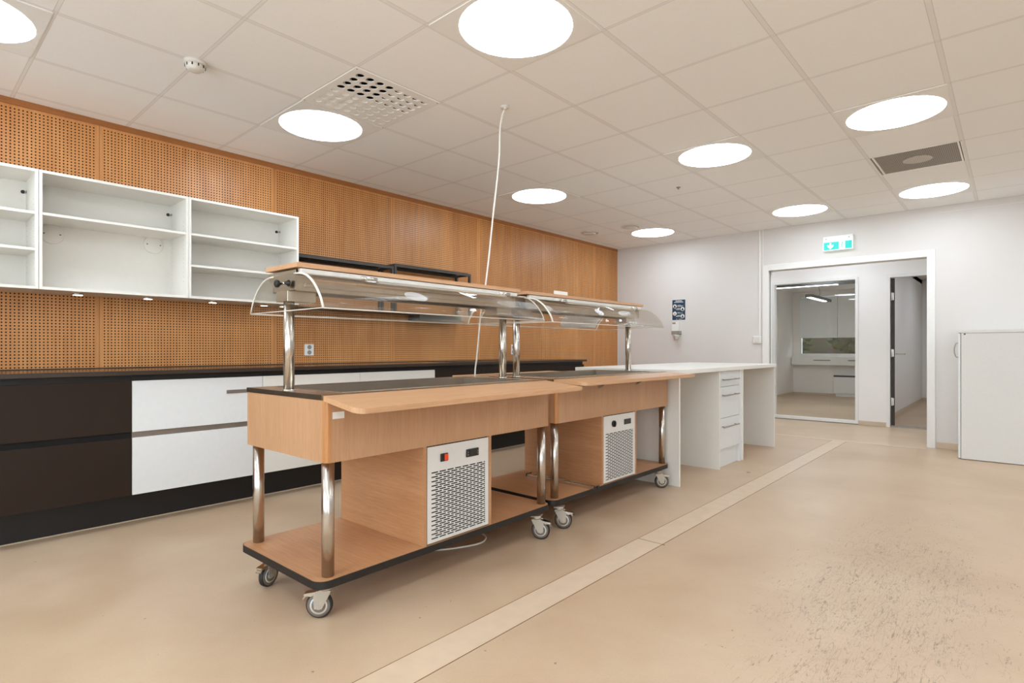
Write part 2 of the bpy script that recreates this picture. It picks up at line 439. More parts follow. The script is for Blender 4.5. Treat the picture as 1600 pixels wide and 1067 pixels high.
# door casing of the wide opening
b = B()
CW = .075
b.box(OX0 - CW, OX0, YF - .018, YF, 0, OZ + CW, .003).box(OX1, OX1 + CW, YF - .018, YF, 0, OZ + CW, .003).box(OX0, OX1, YF - .018, YF, OZ, OZ + CW, .003)
b.box(OX0 - .02, OX0, YF, YF + .035, 0, OZ + .02).box(OX0 - .02, OX0, YF + .075, YF + .14, 0, OZ + .02)
b.box(OX1, OX1 + .02, YF, YF + .14, 0, OZ + .02)
b.box(OX0, OX1, YF, YF + .03, OZ, OZ + .02).box(OX0, OX1, YF + .05, YF + .07, OZ, OZ + .02).box(OX0, OX1, YF + .09, YF + .14, OZ, OZ + .02)
d1 = struct('door_1', b, 'trim')
build('sliding_track', B().box(OX0, OX1, YF + .03, YF + .05, OZ + .008, OZ + .019).box(OX0, OX1, YF + .07, YF + .09, OZ + .004, OZ + .019).box(OX0 - .019, OX0 - .003, YF + .035, YF + .075, .0, OZ), 'rackd', d1)
# floor strips
b = B().box(-1.592, -1.446, YB, 2.86, 0, .0012).box(-1.592, -1.446, 2.866, 7.46, 0, .0012)
struct('trim_4', b, 'strip')
struct('trim_5', B().box(-1.5955, -1.592, YB, 7.46, 0, .0014).box(-1.446, -1.4435, YB, 7.46, 0, .0013).box(-1.592, -1.43, 2.86, 2.866, 0, .0013), 'seam')
struct('trim_6', B().box(OX0 - .6, OX1 + .0, 7.46, 7.53, 0, .0016), 'strip')
# corridor and the two rooms behind
Y2 = 9.24
WOX0, WOX1, WZ0, WZ1 = -2.80, -1.645, .0, 2.105
DX0, DX1, DZ = -1.31, -.40, 2.105
b = B().box(-4.6, WOX0, Y2, Y2 + .1, 0, 2.62).box(WOX1, DX0, Y2, Y2 + .1, 0, 2.62).box(DX1, 2.2, Y2, Y2 + .1, 0, 2.62).box(WOX0, WOX1, Y2, Y2 + .1, WZ1, 2.62).box(DX0, DX1, Y2, Y2 + .1, DZ, 2.62)
struct('wall_corridor', b, 'wall2')
struct('wall_corridor_left', B().box(-4.6, -4.5, YF + .14, Y2, 0, 2.62), 'wall2')
struct('wall_corridor_right', B().box(2.1, 2.2, YF + .14, Y2, 0, 2.62), 'wall2')
struct('ceiling_corridor', B().box(-4.6, 2.2, YF + .14, Y2 + .1, 2.62, 2.68), 'wall2')
struct('baseboard_corridor', B().box(WOX1, DX0, Y2 - .012, Y2, 0, .06, .003), 'skirt')
# interior window: frame and big pane
b = B().box(WOX0, WOX0 + .03, Y2 - .02, Y2 + .1, 0.05, WZ1).box(WOX1 - .035, WOX1, Y2 - .02, Y2 + .1, 0.05, WZ1).box(WOX0 + .03, WOX1 - .035, Y2 - .02, Y2 + .1, WZ1 - .035, WZ1).box(WOX0, WOX1, Y2 - .02, Y2 + .1, .012, .05)
f = struct('window_1', b, 'trim')
build('window_pane', B().box(WOX0 + .02, WOX1 - .02, Y2 + .04, Y2 + .048, .045, WZ1 - .03), 'glass', f)
build('dark_sill_joint', B().box(WOX0, WOX1, Y2 - .012, Y2 + .1, 0, .012), 'greyp', f)
# door frame with an open leaf seen from its hinge edge
b = B().box(DX0, DX0 + .045, Y2 - .015, Y2 + .1, 0, DZ).box(DX1 - .045, DX1, Y2 - .015, Y2 + .1, 0, DZ).box(DX0 + .045, DX1 - .045, Y2 - .015, Y2 + .1, DZ - .045, DZ)
d2 = struct('door_2', b, 'trim')
build('threshold', B().box(DX0 + .045, DX1 - .045, Y2, Y2 + .1, 0, .022), 'alu', d2)
lf = B().box(0, .045, 0, .84, .02, 2.05, mi=0).box(.001, .046, -.002, 0, .02, 2.05, mi=1).rot(.17).move((DX0 + .048, Y2 + .03, 0))
leaf = build('door_leaf', lf, ['wall2', 'doorb'], d2)
build('door_handle', B().tube([(DX0 + .0, Y2 + .80, 1.0), (DX0 + .1, Y2 + .79, 1.0), (DX0 + .12, Y2 + .77, 1.0), (DX0 + .12, Y2 + .67, 1.0)], .009), 'chromes', d2)
for z in (1.80, 1.02, .35):
    build('hinge', B().cyl((DX0 + .062, Y2 + .012, z - .055), (DX0 + .062, Y2 + .012, z + .055), .009, 12).box(DX0 + .055, DX0 + .085, Y2 + .016, Y2 + .022, z - .05, z + .05), 'pale', d2)
# inner meeting room (behind window_1)
struct('wall_meeting_left', B().box(-4.05, -3.93, Y2 + .1, 14.6, 0, 2.5).box(-3.93, -3.915, Y2 + .1, 14.5, .86, .90), 'wall2')
struct('wall_meeting_right', B().box(-1.50, -1.416, Y2 + .1, 14.6, 0, 2.5), 'wall2')
struct('ceiling_meeting', B().box(-4.05, -1.416, Y2 + .1, 14.6, 2.42, 2.5), 'wall2')
YW = 14.5
b = B().box(-3.93, -1.5, YW, YW + .15, 0, .94).box(-3.93, -1.5, YW, YW + .15, 2.32, 2.5).box(-3.93, -3.79, YW, YW + .15, .94, 2.32)
struct('wall_meeting_far', b, 'wall2')
struct('baseboard_meeting', B().box(-3.93, -1.5, YW - .01, YW, 0, .05).box(-3.93, -3.92, Y2 + .1, YW - .01, 0, .05), 'skirt')
b = B().box(-3.79, -3.75, YW, YW + .1, .94, 2.32).box(-2.2, -2.16, YW, YW + .1, .96, 2.3).box(-3.75, -1.5, YW, YW + .1, .94, .965).box(-3.75, -1.5, YW, YW + .1, 2.29, 2.32).box(-3.79, -1.5, YW - .03, YW, .90, .94)
f = struct('window_5', b, 'trim')
build('window_pane', B().box(-3.75, -1.5, YW + .05, YW + .058, .965, 2.29), 'glass', f)
for x0, x1 in ((-3.78, -2.995), (-2.985, -1.52)):
    bb = B()
    z = 2.28
    while z > 1.36:
        bb.box(x0, x1, YW - .012, YW - .008, z - .047, z, 0); bb.box(x0, x1, YW - .014, YW - .006, z - .05, z - .046); z -= .05
    bb.box(x0, x1, YW - .02, YW - .0, 1.335, 1.36)
    tag(build('roller_blind', bb, 'blind'), 'pale lowered blind over the meeting room window, %s' % ('narrower one in the corner' if x0 < -3 else 'wider one beyond the hanging lamp'), 'blind')
t = thing('sill_unit', 'white ventilation sill unit below the meeting room window', 'sill', (-2.7, YW - .1, .66))
build('casing', B().box(-3.92, -1.52, YW - .17, YW - .0, .70, .90, .006), 'white', t)
for x0, x1 in ((-3.45, -3.1), (-2.75, -2.55), (-2.45, -2.25)):
    build('air_slot', B().box(x0, x1, YW - .174, YW - .168, .80, .825), 'greyp', t)
t = thing('heater', 'white floor heater with dark top in the meeting room', 'heater', (-2.6, YW - .12, 0))
build('casing', B().box(-3.04, -1.9, YW - .16, YW - .03, .07, .44, .006).box(-3.0, -1.94, YW - .13, YW - .05, .0, .07), 'white', t)
build('top_grille', B().box(-3.04, -1.9, YW - .155, YW - .035, .44, .475), 'dark', t)
# room behind the open door
b = B().box(-1.416, 1.2, 14.4, 14.5, 0, 2.5).box(1.1, 1.2, Y2 + .1, 14.4, 0, 2.5)
struct('wall_office', b, 'wall2')
struct('ceiling_office', B().box(-1.416, 1.2, Y2 + .1, 14.5, 2.5, 2.56), 'wall2')
struct('baseboard_office', B().box(-1.416, -1.404, Y2 + .15, 14.4, 0, .06).box(-1.4, 1.1, 14.388, 14.4, 0, .06), 'skirt')
struct('window_6', B().box(-1.30, -1.24, 14.36, 14.4, .75, 2.3).box(-1.24, .2, 14.36, 14.4, .75, .8).box(-1.24, .2, 14.385, 14.4, .8, 2.3), 'trim')
# garden outside the meeting room
b = B()
g = bmesh.ops.create_grid(b.bm, x_segments=60, y_segments=40, size=1)
for v in g['verts']:
    X, Y = v.co.x * 9 - 4, v.co.y * 4 + 20
    h = max(0, Y - 16.2) * .55
    v.co = Vector((X, Y, -.3 + h + .12 * math.sin(X * 2.1 + Y) + .07 * math.sin(X * 5.3) * math.cos(Y * 4.1)))
for f_ in b.bm.faces: f_.smooth = True
tag(build('grass_bank', b, 'hedge'), 'green and brown planted slope outside the meeting room window', 'slope', kind='stuff')
for i, (x, y, r, lab) in enumerate(((-4.8, 17.3, .5, 'yellow green shrub low in the corner of the meeting room window'), (-3.3, 18.0, .55, 'dark shrub on the slope at the middle of the window'))):
    b = B(); k = bmesh.ops.create_icosphere(b.bm, subdivisions=4, radius=r)
    for v in k['verts']:
        n = v.co.normalized(); s_ = 1 + .22 * math.sin(n.x * 9 + i) * math.sin(n.y * 8) + .12 * math.sin(n.z * 17 + n.x * 13) + random.uniform(-.05, .05)
        v.co = n * r * s_ + Vector((x, y, .95 + r * .8 + .1 * i))
    tag(build('garden_shrub', b, 'hedge'), lab, 'shrub')

# ================================================================== CEILING FITTINGS
def lamp(x, y, label):
    t = thing('ceiling_lamp', label, 'ceiling lamp', (x, y, CEIL), 0, 'round ceiling lamps', local=True)
    h = .294
    pts = [(h, -h), (h, h), (-h, h), (-h, -h)]
    b = B()      # square panel with a round opening
    seg = 64; inner = []; outer = []
    for k in range(seg):
        a = 2 * PI * k / seg; ca, sa = math.cos(a), math.sin(a); q = h / max(abs(ca), abs(sa))
        inner.append((.272 * ca, .272 * sa)); outer.append((q * ca, q * sa))
    vi = [b.bm.verts.new((p[0], p[1], -.004)) for p in inner]; vo = [b.bm.verts.new((p[0], p[1], -.004)) for p in outer]
    wi = [b.bm.verts.new((p[0], p[1], .0)) for p in inner]; wo = [b.bm.verts.new((p[0], p[1], .0)) for p in outer]
    for k in range(seg):
        n = (k + 1) % seg
        b.bm.faces.new((vi[k], vo[k], vo[n], vi[n])); b.bm.faces.new((vo[k], wo[k], wo[n], vo[n])); b.bm.faces.new((vi[k], vi[n], wi[n], wi[k]))
    build('panel', b, 'lampframe', t)
    build('diffuser', B().lathe([(.2715, -.001), (.270, -.005), (.255, -.0065), (.2, -.008), (.12, -.009), (.02, -.0095)], seg=64), 'lampglow', t)
    return t
L0 = lamp(-1.783, 2.024, 'largest round ceiling lamp, cut by the top of the photo above the serving carts')
for x, y, lab in ((-3.583, 2.024, 'round ceiling lamp touching the perforated air vent'), (-3.583, .224, 'round ceiling lamp cut off at the top corner of the photo above the shelves'),
                  (-.583, 4.424, 'round ceiling lamp nearest to the grey square ceiling grille'), (-1.783, 4.424, 'round ceiling lamp in the middle, between hanging cable and grey grille'),
                  (-3.583, 4.424, 'round ceiling lamp near the wood wall, beside the hanging cable'), (-1.783, 6.824, 'round ceiling lamp right above the exit sign'),
                  (-.583, 6.824, 'round ceiling lamp between the grey grille and the far wall'), (-3.583, 6.824, 'smallest round ceiling lamp, in the far corner by the round air valves')):
    dup(L0, (x, y, CEIL), label=lab)
for x, y, lab in ((-.583, 2.024, 'over the open floor beside the carts'), (-1.783, -.376, 'behind the camera before the middle window'), (-3.583, -1.6, 'in the corner of wood wall and window wall'),
                  (-.583, -.376, 'just behind the camera'), (1.217, -.376, 'behind the camera towards the side window'), (1.217, 2.024, 'beside the camera over the open floor'),
                  (1.217, 4.424, 'in the row of the grey cabinet'), (1.217, 6.824, 'above the end of the far wall'), (2.7, 1.0, 'next to the side window'), (2.7, 3.4, 'along the plain side wall'), (2.7, 5.8, 'in the far plain corner')):
    dup(L0, (x, y, CEIL), label='round ceiling lamp outside the photo, ' + lab)
# supply air vent with round nozzles
x0, x1, y0, y1 = VENT
t = thing('air_vent', 'square white ceiling air vent with large round nozzles in four fields', 'vent', ((x0 + x1) / 2, (y0 + y1) / 2, CEIL))
b = B(); n = 8; m_ = .035; px = (x1 - x0 - 2 * m_) / n; fl = B()
cz = CEIL - .004
for i in range(n):
    for j in range(n):
        cx, cy = x0 + m_ + px * (i + .5), y0 + m_ + px * (j + .5); seg = 16; inn = []; out = []; inn2 = []
        for k in range(seg):
            a = 2 * PI * k / seg; ca, sa = math.cos(a), math.sin(a); q = px / 2 / max(abs(ca), abs(sa)); q = min(q, px / 2 * 1.41421)
            inn.append(b.bm.verts.new((cx + .024 * ca, cy + .024 * sa, cz))); inn2.append(b.bm.verts.new((cx + .024 * ca, cy + .024 * sa, cz + .006)))
            out.append(b.bm.verts.new((cx + q * ca, cy + q * sa, cz)))
        for k in range(seg):
            nn = (k + 1) % seg
            b.bm.faces.new((inn[k], out[k], out[nn], inn[nn])); b.bm.faces.new((inn[k], inn[nn], inn2[nn], inn2[k]))
        # scoop: tilted white flap in each hole, direction by field
        ang = {(0, 0): PI * 1.75, (1, 0): PI * 1.25, (1, 1): PI * 1.25, (0, 1): PI * .25}[(int(i >= n // 2), int(j >= n // 2))]
        tilt = .04 if (i < n // 2 and j >= n // 2) else .26
        if i >= n // 2 and j < n // 2: tilt = 1.45
        ring = []
        dx, dy = math.cos(ang), math.sin(ang)
        for k in range(14):
            a = 2 * PI * k / 14; u_, v_ = .0235 * math.cos(a), .0235 * math.sin(a)
            ring.append(fl.bm.verts.new((cx + dx * (-.0235 + (u_ + .0235) * math.cos(tilt)) - dy * v_, cy + dy * (-.0235 + (u_ + .0235) * math.cos(tilt)) + dx * v_, cz + .001 + (u_ + .0235) * math.sin(tilt))))
        fl.bm.faces.new(ring); build('nozzle', fl, 'lampframe', t); fl = B()
M4 = m_
for a in ((x0, x0 + M4, y0, y1), (x1 - M4, x1, y0, y1), (x0 + M4, x1 - M4, y0, y0 + M4), (x0 + M4, x1 - M4, y1 - M4, y1)):
    b.box(a[0], a[1], a[2], a[3], cz, cz + .004)
for sx in (x0 + .012, x1 - .012):
    for sy in (y0 + .012, y1 - .012): b.cyl((sx, sy, cz - .002), (sx, sy, cz), .004, 8, mi=1)
build('plate', b, ['lampframe', 'greyp'], t)
build('plenum', B().box(x0, x1, y0, y1, CEIL + .12, CEIL + .14).box(x0, x0 + .005, y0, y1, CEIL, CEIL + .12).box(x1 - .005, x1, y0, y1, CEIL, CEIL + .12).box(x0, x1, y0, y0 + .005, CEIL, CEIL + .12).box(x0, x1, y1 - .005, y1, CEIL, CEIL + .12), 'void', t)
# grey grille
x0, x1, y0, y1 = GRIL
t = thing('ceiling_grille', 'square grey mesh ceiling grille with a pale round disc', 'grille', ((x0 + x1) / 2, (y0 + y1) / 2, CEIL))
build('mesh_plate', B().box(x0 + .04, x1 - .03, y0 + .006, y1 - .006, CEIL + .004, CEIL + .01), 'mesh', t)
build('frame', B().box(x0, x0 + .012, y0, y1, CEIL - .004, CEIL + .02).box(x1 - .012, x1, y0, y1, CEIL - .004, CEIL + .02).box(x0, x1, y0, y0 + .006, CEIL - .003, CEIL + .02).box(x0, x1, y1 - .006, y1, CEIL - .003, CEIL + .02)
      .box(x0 + .025, x0 + .04, y0, y1, CEIL - .001, CEIL + .02).box(x1 - .03, x1 - .018, y0, y1, CEIL - .001, CEIL + .02), 'lampframe', t)
build('disc', B().cyl(((x0 + x1) / 2, (y0 + y1) / 2, CEIL - .002), ((x0 + x1) / 2, (y0 + y1) / 2, CEIL + .004), .1, 40), 'meshd', t)
build('plenum', B().box(x0, x1, y0, y1, CEIL + .05, CEIL + .06), 'void', t)
# smoke detector
t = thing('smoke_detector', 'white smoke detector on the ceiling grid near the wood wall', 'smoke detector', (-3.286, 1.117, CEIL))
c = (-3.286, 1.117, CEIL)
build('base', B().lathe([(.056, 0), (.056, -.012), (.05, -.018), (.01, -.018)], c), 'offw', t)
b = B().lathe([(.047, -.018), (.047, -.034), (.036, -.045), (.03, -.05), (.005, -.052)], c)
for k in range(10):
    a = 2 * PI * k / 10; p = Vector((c[0] + .0465 * math.cos(a), c[1] + .0465 * math.sin(a), CEIL - .028)); b.box(p.x - .003, p.x + .003, p.y - .003, p.y + .003, p.z - .007, p.z + .007, mi=1)
build('sensor_head', b, ['offw', 'dark'], t)
for x, y, lab in ((-4.206, 6.262, 'round white ceiling air valve closer to the wood wall'), (-3.603, 6.276, 'round white ceiling air valve beside the smallest lamp')):
    t = thing('air_valve', lab, 'air valve', (x, y, CEIL), 0, 'round air valves')
    build('rim', B().lathe([(.118, 0), (.118, -.01), (.105, -.014), (.102, -.002)], (x, y, CEIL), 40), 'offw', t)
    build('cone', B().lathe([(.085, -.012), (.085, -.02), (.07, -.028), (.01, -.03)], (x, y, CEIL), 40).cyl((x, y, CEIL - .012), (x, y, CEIL), .03), 'offw', t)
tag(build('sprinkler_sensor', B().lathe([(.02, 0), (.02, -.006), (.008, -.01), (.008, -.02), (.002, -.022)], (-2.389, 5.063, CEIL), 16), 'greyp'), 'tiny ceiling sensor between two lamps', 'sensor')
# hanging cable
t = thing('hanging_cable', 'thin white cable hanging from a ceiling hook down between the serving carts', 'cable', (-2.42, 2.65, CEIL))
build('ceiling_rosette', B().lathe([(.03, 0), (.028, -.012), (.005, -.014)], (-2.415, 2.635, CEIL), 20).cyl((-2.40, 2.62, CEIL - .02), (-2.43, 2.65, CEIL - .012), .007, 10), 'offw', t)
P = [(-2.425, 2.645, 2.612), (-2.450, 2.65, 2.585), (-2.468, 2.65, 2.52), (-2.473, 2.65, 2.464), (-2.476, 2.65, 2.36), (-2.49, 2.65, 2.22), (-2.535, 2.65, 1.937), (-2.57, 2.65, 1.69), (-2.606, 2.65, 1.482), (-2.640, 2.65, 1.357), (-2.662, 2.65, 1.187), (-2.69, 2.655, 1.015), (-2.712, 2.66, .9), (-2.722, 2.66, .6), (-2.72, 2.66, .1), (-2.72, 2.63, .006), (-2.72, 2.5, .006)]
build('cord', B().tube(spline(P, 6), .0055, 10), 'cable', t)

# ================================================================== WALL UNITS
XW = -4.263
def wall_cabinet(y0, y1, shelves, label, covers=(), hook=None, deep=XW):
    t = thing('wall_cabinet', label, 'wall cabinet', (-4.43, (y0 + y1) / 2, 1.43), 0, 'open white wall cabinets')
    z0, z1, p = 1.431, 2.134, .0165
    b = B().box(XL + .004, deep, y0 + .0005, y0 + p, z0, z1, .001).box(XL + .004, deep, y1 - p, y1 - .0005, z0, z1, .001)
    b.box(XL + .004, deep, y0 + p, y1 - p, z1 - p, z1).box(XL + .004, deep, y0 + p, y1 - p, z0, z0 + p)
    for x in (XL + .06, deep - .05):
        for k in range(14): b.cyl((x, y1 - p - .0012, 1.55 + k * .032), (x, y1 - p + .001, 1.55 + k * .032), .0022, 6, mi=1)
    build('carcass', b, ['cab', 'greyp'], t)
    build('back_panel', B().box(XL + .006, XL + .02, y0 + p, y1 - p, z0 + p, z1 - p), 'cab', t)
    for z in shelves: build('shelf', B().box(XL + .02, deep - .004, y0 + p, y1 - p, z - .016, z, .001), 'cab', t)
    for (cy, czz) in covers:
        build('cable_cover', B().lathe([(.062, 0), (.062, .006), (.058, .009), (.005, .009)], (XL + .02, cy, czz), 40, axis='x').box(XL + .028, XL + .031, cy - .045, cy - .037, czz - .003, czz + .003, mi=1).box(XL + .028, XL + .031, cy + .037, cy + .045, czz - .003, czz + .003, mi=1), ['cab', 'dark'], t)
    if hook:
        build('hanging_bracket', B().cyl((XL + .02, hook, 2.053), (XL + .026, hook, 2.053), .011, 16, mi=0).cyl((XL + .02, hook + .012, 2.052), (XL + .03, hook + .012, 2.052), .006, 12, mi=1).cyl((XL + .05, y1 - p - .004, 2.05), (XL + .05, y1 - p, 2.05), .009, 12, mi=1), ['dark', 'greyp'], t)
    return t
wall_cabinet(-.2, .605, (1.885, 1.672), 'open white wall cabinet cut by the photo edge, two shelves', hook=.574)
wall_cabinet(.606, 1.408, (1.886,), 'open white wall cabinet with one shelf and two round cable covers', covers=((.715, 1.812), (1.283, 1.822)), hook=1.375)
wall_cabinet(1.409, 2.212, (1.887, 1.668), 'open white wall cabinet next to the black racks, two shelves', hook=2.179)
wall_cabinet(-1.0, -.2, (1.885,), 'open white wall cabinet outside the photo')
for y, lab in ((.815, 'round under-cabinet spot lamp closest to the photo edge'), (1.2, 'second under-cabinet spot lamp, below the cable covers'), (1.615, 'third under-cabinet spot lamp, just before the cart canopy'), (1.995, 'under-cabinet spot lamp seen through the clear cart hood, nearer the shelves'), (2.15, 'under-cabinet spot lamp seen through the clear cart hood by its steel stem')):
    t = thing('spot_lamp', lab, 'spot lamp', (-4.4, y, 1.43), 0, 'spot lamps under the wall cabinets')
    build('housing', B().lathe([(.030, 1.431), (.030, 1.421), (.026, 1.4185), (.0, 1.4185)][:3], (-4.4, y, 0), 28), 'chromes', t)
    build('lens', B().cyl((-4.4, y, 1.4172), (-4.4, y, 1.4190), .025, 28), 'puck', t)

# base cabinets
XF = -4.0
def base_cabinet(y0, y1, front, label, grip=False, hgap=.555):
    t = thing('base_cabinet', label, 'base cabinet', (-4.3, (y0 + y1) / 2, .19), 0, 'base cabinets along the wood wall')
    build('carcass', B().box(XL + .02, XF - .022, y0 + .001, y1 - .001, .19, .919), 'black', t)
    g = .0015
    for z0, z1 in ((hgap + .018, .884), (.190, hgap - .018)):
        d = build('drawer', B().box(XF - .02, XF, y0 + g, y1 - g, z0, z1, .001), front, t)
        if grip and z1 > .8: build('handle', B().box(XF - .001, XF + .006, y1 - .25, y1 - .002, .775, .800, .002), 'alu', d)
    build('grip_rail', B().box(XF - .021, XF - .012, y0 + g, y1 - g, hgap - .018, hgap + .018), 'alu' if front == 'cabg' else 'void', t)
    return t
base_cabinet(-1.0, -.6, 'brown', 'dark brown base cabinet outside the photo')
base_cabinet(-.6, .2, 'brown', 'dark brown base cabinet outside the photo, second')
base_cabinet(.2, 1.006, 'brown', 'dark brown two-drawer base cabinet beside the first white one')
base_cabinet(1.006, 1.806, 'cabg', 'white base cabinet next to the dark one, with a grip strip', grip=True)
base_cabinet(1.806, 2.606, 'cab', 'white base cabinet behind the steel stem of the near cart')
base_cabinet(2.606, 3.406, 'cab', 'white base cabinet that ends at the dark cabinets, behind the near cart')
base_cabinet(3.406, 4.009, 'brown', 'narrow dark base cabinet just after the white ones')
base_cabinet(4.009, 5.208, 'brown', 'wide dark base cabinet behind the far cart')
base_cabinet(5.208, 5.83, 'brown', 'dark base cabinet at the end of the black worktop')
t = thing('worktop', 'long glossy black worktop along the perforated wood wall', 'worktop', (-4.3, 2.4, .92))
build('slab', B().box(XL + .002, -3.98, -1.0, 5.86, .920, .947, .0015, mi=0), 'counter', t)
build('front_edge', B().box(-3.981, -3.978, -1.0, 5.86, .921, .9455), 'counterf', t)
build('upstand', B().box(XL + .002, XL + .012, -1.0, 5.0, .947, .953), 'dark', t)
tag(build('plinth', B().box(-4.18, -4.135, -1.0, 5.8, .0, .19), 'black'), 'black recessed plinth under the base cabinets', 'plinth')
struct('trim_7', B().box(-4.135, -4.125, -1.0, 5.8, 0, .004), 'skirt')
tag(build('cooktop', B().box(-4.52, -4.08, 3.75, 4.35, .9478, .951, .001), 'dark'), 'thin black glass cooktop on the worktop below the black racks', 'cooktop')

# black wall racks above the cooktop
def rack(y0, y1, zt, label, tray):
    t = thing('wall_rack', label, 'wall rack', (-4.48, (y0 + y1) / 2, 1.43), 0, 'black metal wall racks')
    xf, s = -4.37, .022
    for x in (xf - s, XL + .003):
        for y in (y0, y1 - s):
            build('upright', B().box(x, x + s, y, y + s, 1.43, zt - s), 'rack', t)
    b = B().box(xf - s, xf, y0, y1, zt - s, zt).box(XL + .003, XL + .003 + s, y0, y1, zt - s, zt).box(XL + .003 + s, xf - s, y0, y0 + s, zt - s, zt).box(XL + .003 + s, xf - s, y1 - s, y1, zt - s, zt)
    build('top_frame', b, 'rack', t)
    build('top_shelf', B().box(XL + .003, xf - .002, y0 + .01, y1 - .04, zt, zt + .006), 'rackd', t)
    build('bottom_shelf', B().box(XL + .003, xf, y0, y1, 1.422, 1.43), 'rack', t)
    if tray:
        build('fan_box', B().box(XL + .01, -4.41, y0 + .33, y1 - .1, 1.365, 1.422, .003), 'rack', t)
        build('front_lip', B().box(xf - .004, xf, y0, y1, 1.418, 1.436), 'rackd', t)
rack(2.235, 3.215, 1.858, 'lower black metal wall rack touching the white wall cabinet', False)
rack(3.225, 4.226, 1.884, 'taller black metal wall rack with a box under its shelf, farther along the wood wall', True)

# sockets and switch
def socket(x, y, z, w_, h_, label, axis='x', double=True):
    t = thing('wall_socket', label, 'socket', (x, y, z - h_ / 2), 0)
    build('plate', B().box(x, x + .012, y - w_ / 2, y + w_ / 2, z - h_ / 2, z + h_ / 2, .003), 'white', t)
    for dz in ((h_ * .23, -h_ * .23) if double else (0,)):
        build('outlet', B().lathe([(.019, .0125), (.019, .0135), (.016, .0135), (.015, .006), (.0, .006)][:4], (x, y, z + dz), 24, axis='x').cyl((x + .006, y - .006, z + dz), (x + .0068, y - .006, z + dz), .0028, 8, mi=1).cyl((x + .006, y + .006, z + dz), (x + .0068, y + .006, z + dz), .0028, 8, mi=1), ['greyp', 'dark'], t)
socket(XL, 2.478, 1.071, .085, .1, 'white double wall socket on the wood wall behind the near cart stem')
socket(XL, 5.155, 1.07, .05, .12, 'narrow white wall socket seen between the two middle cart stems', double=True)
t = thing('wall_switch', 'white square wall switch beside the wide doorway, below the cover strip', 'switch', (-2.49, YF, 1.15))
build('plate', B().box(-2.541, -2.441, YF - .035, YF, 1.15, 1.245, .004), 'white', t)
build('rocker', B().box(-2.525, -2.457, YF - .04, YF - .035, 1.163, 1.232, .002), 'offw', t)

# ================================================================== SERVING CARTS
CL = 1.443         # body length; local axes: y along the cart, -x towards the back
def caster(t, y, x, ang, name='caster'):
    """x,y: wheel centre on the floor, ang: direction of the wheel axle"""
    R, W = .052, .024
    b = B()
    # built with axle along +x at origin, then turned
    b.box(-.030, .030, -.005, .055, .128, .134, .002)                    # mounting plate
    b.cyl((0, .025, .112), (0, .025, .128), .024, 20)
    b.box(-.021, .021, .0, .05, .106, .113, .002)
    for sx in (-1, 1):
        b.prism([(-.016, .052 - .012), (.014, .052 - .012), (.05, .108), (-.008, .112), (-.02, .09)], 'x', sx * .0185 - .0015, sx * .0185 + .0015)
    b.cyl((-.023, 0, R), (.023, 0, R), .0055, 14)
    def place(bb): return bb.rot(ang, (0, 0, 0)).move((x, y, 0))
    c_ = build(name, place(b), 'fork', t)
    r = [(R - .016, -W / 2), (R - .004, -W / 2), (R, -W / 2 + .004), (R, W / 2 - .004), (R - .004, W / 2), (R - .016, W / 2)]
    build('tyre', place(B().lathe(r, (0, 0, R), 40, axis='x')), 'rubber', c_)
    build('tyre_side', place(B().lathe([(R - .015, -W / 2 - .0012), (R - .006, -W / 2 - .0012), (R - .006, W / 2 + .0012), (R - .015, W / 2 + .0012)], (0, 0, R), 40, axis='x')), 'rubberg', c_)
    build('wheel_hub', place(B().lathe([(.004, -W / 2 - .004), (.016, -W / 2 - .004), (.018, -W / 2), (R - .017, -W / 2 - .002), (R - .017, W / 2 + .002), (.018, W / 2), (.016, W / 2 + .004), (.004, W / 2 + .004)], (0, 0, R), 36, axis='x')
          .box(W / 2 + .0015, W / 2 + .003, -.024, -.010, R + .004, R + .018, mi=1)), ['hub', 'blue'], c_)
    bb = B().prism([(-.058, .092), (-.03, .088), (.0, .104), (.0, .110), (-.03, .104), (-.058, .100)], 'x', -.016, .016)
    bb.prism([(-.062, .078), (-.052, .088), (-.05, .093), (-.064, .083)], 'x', -.014, .014)
    build('brake_pedal', place(bb), 'chromes', c_)
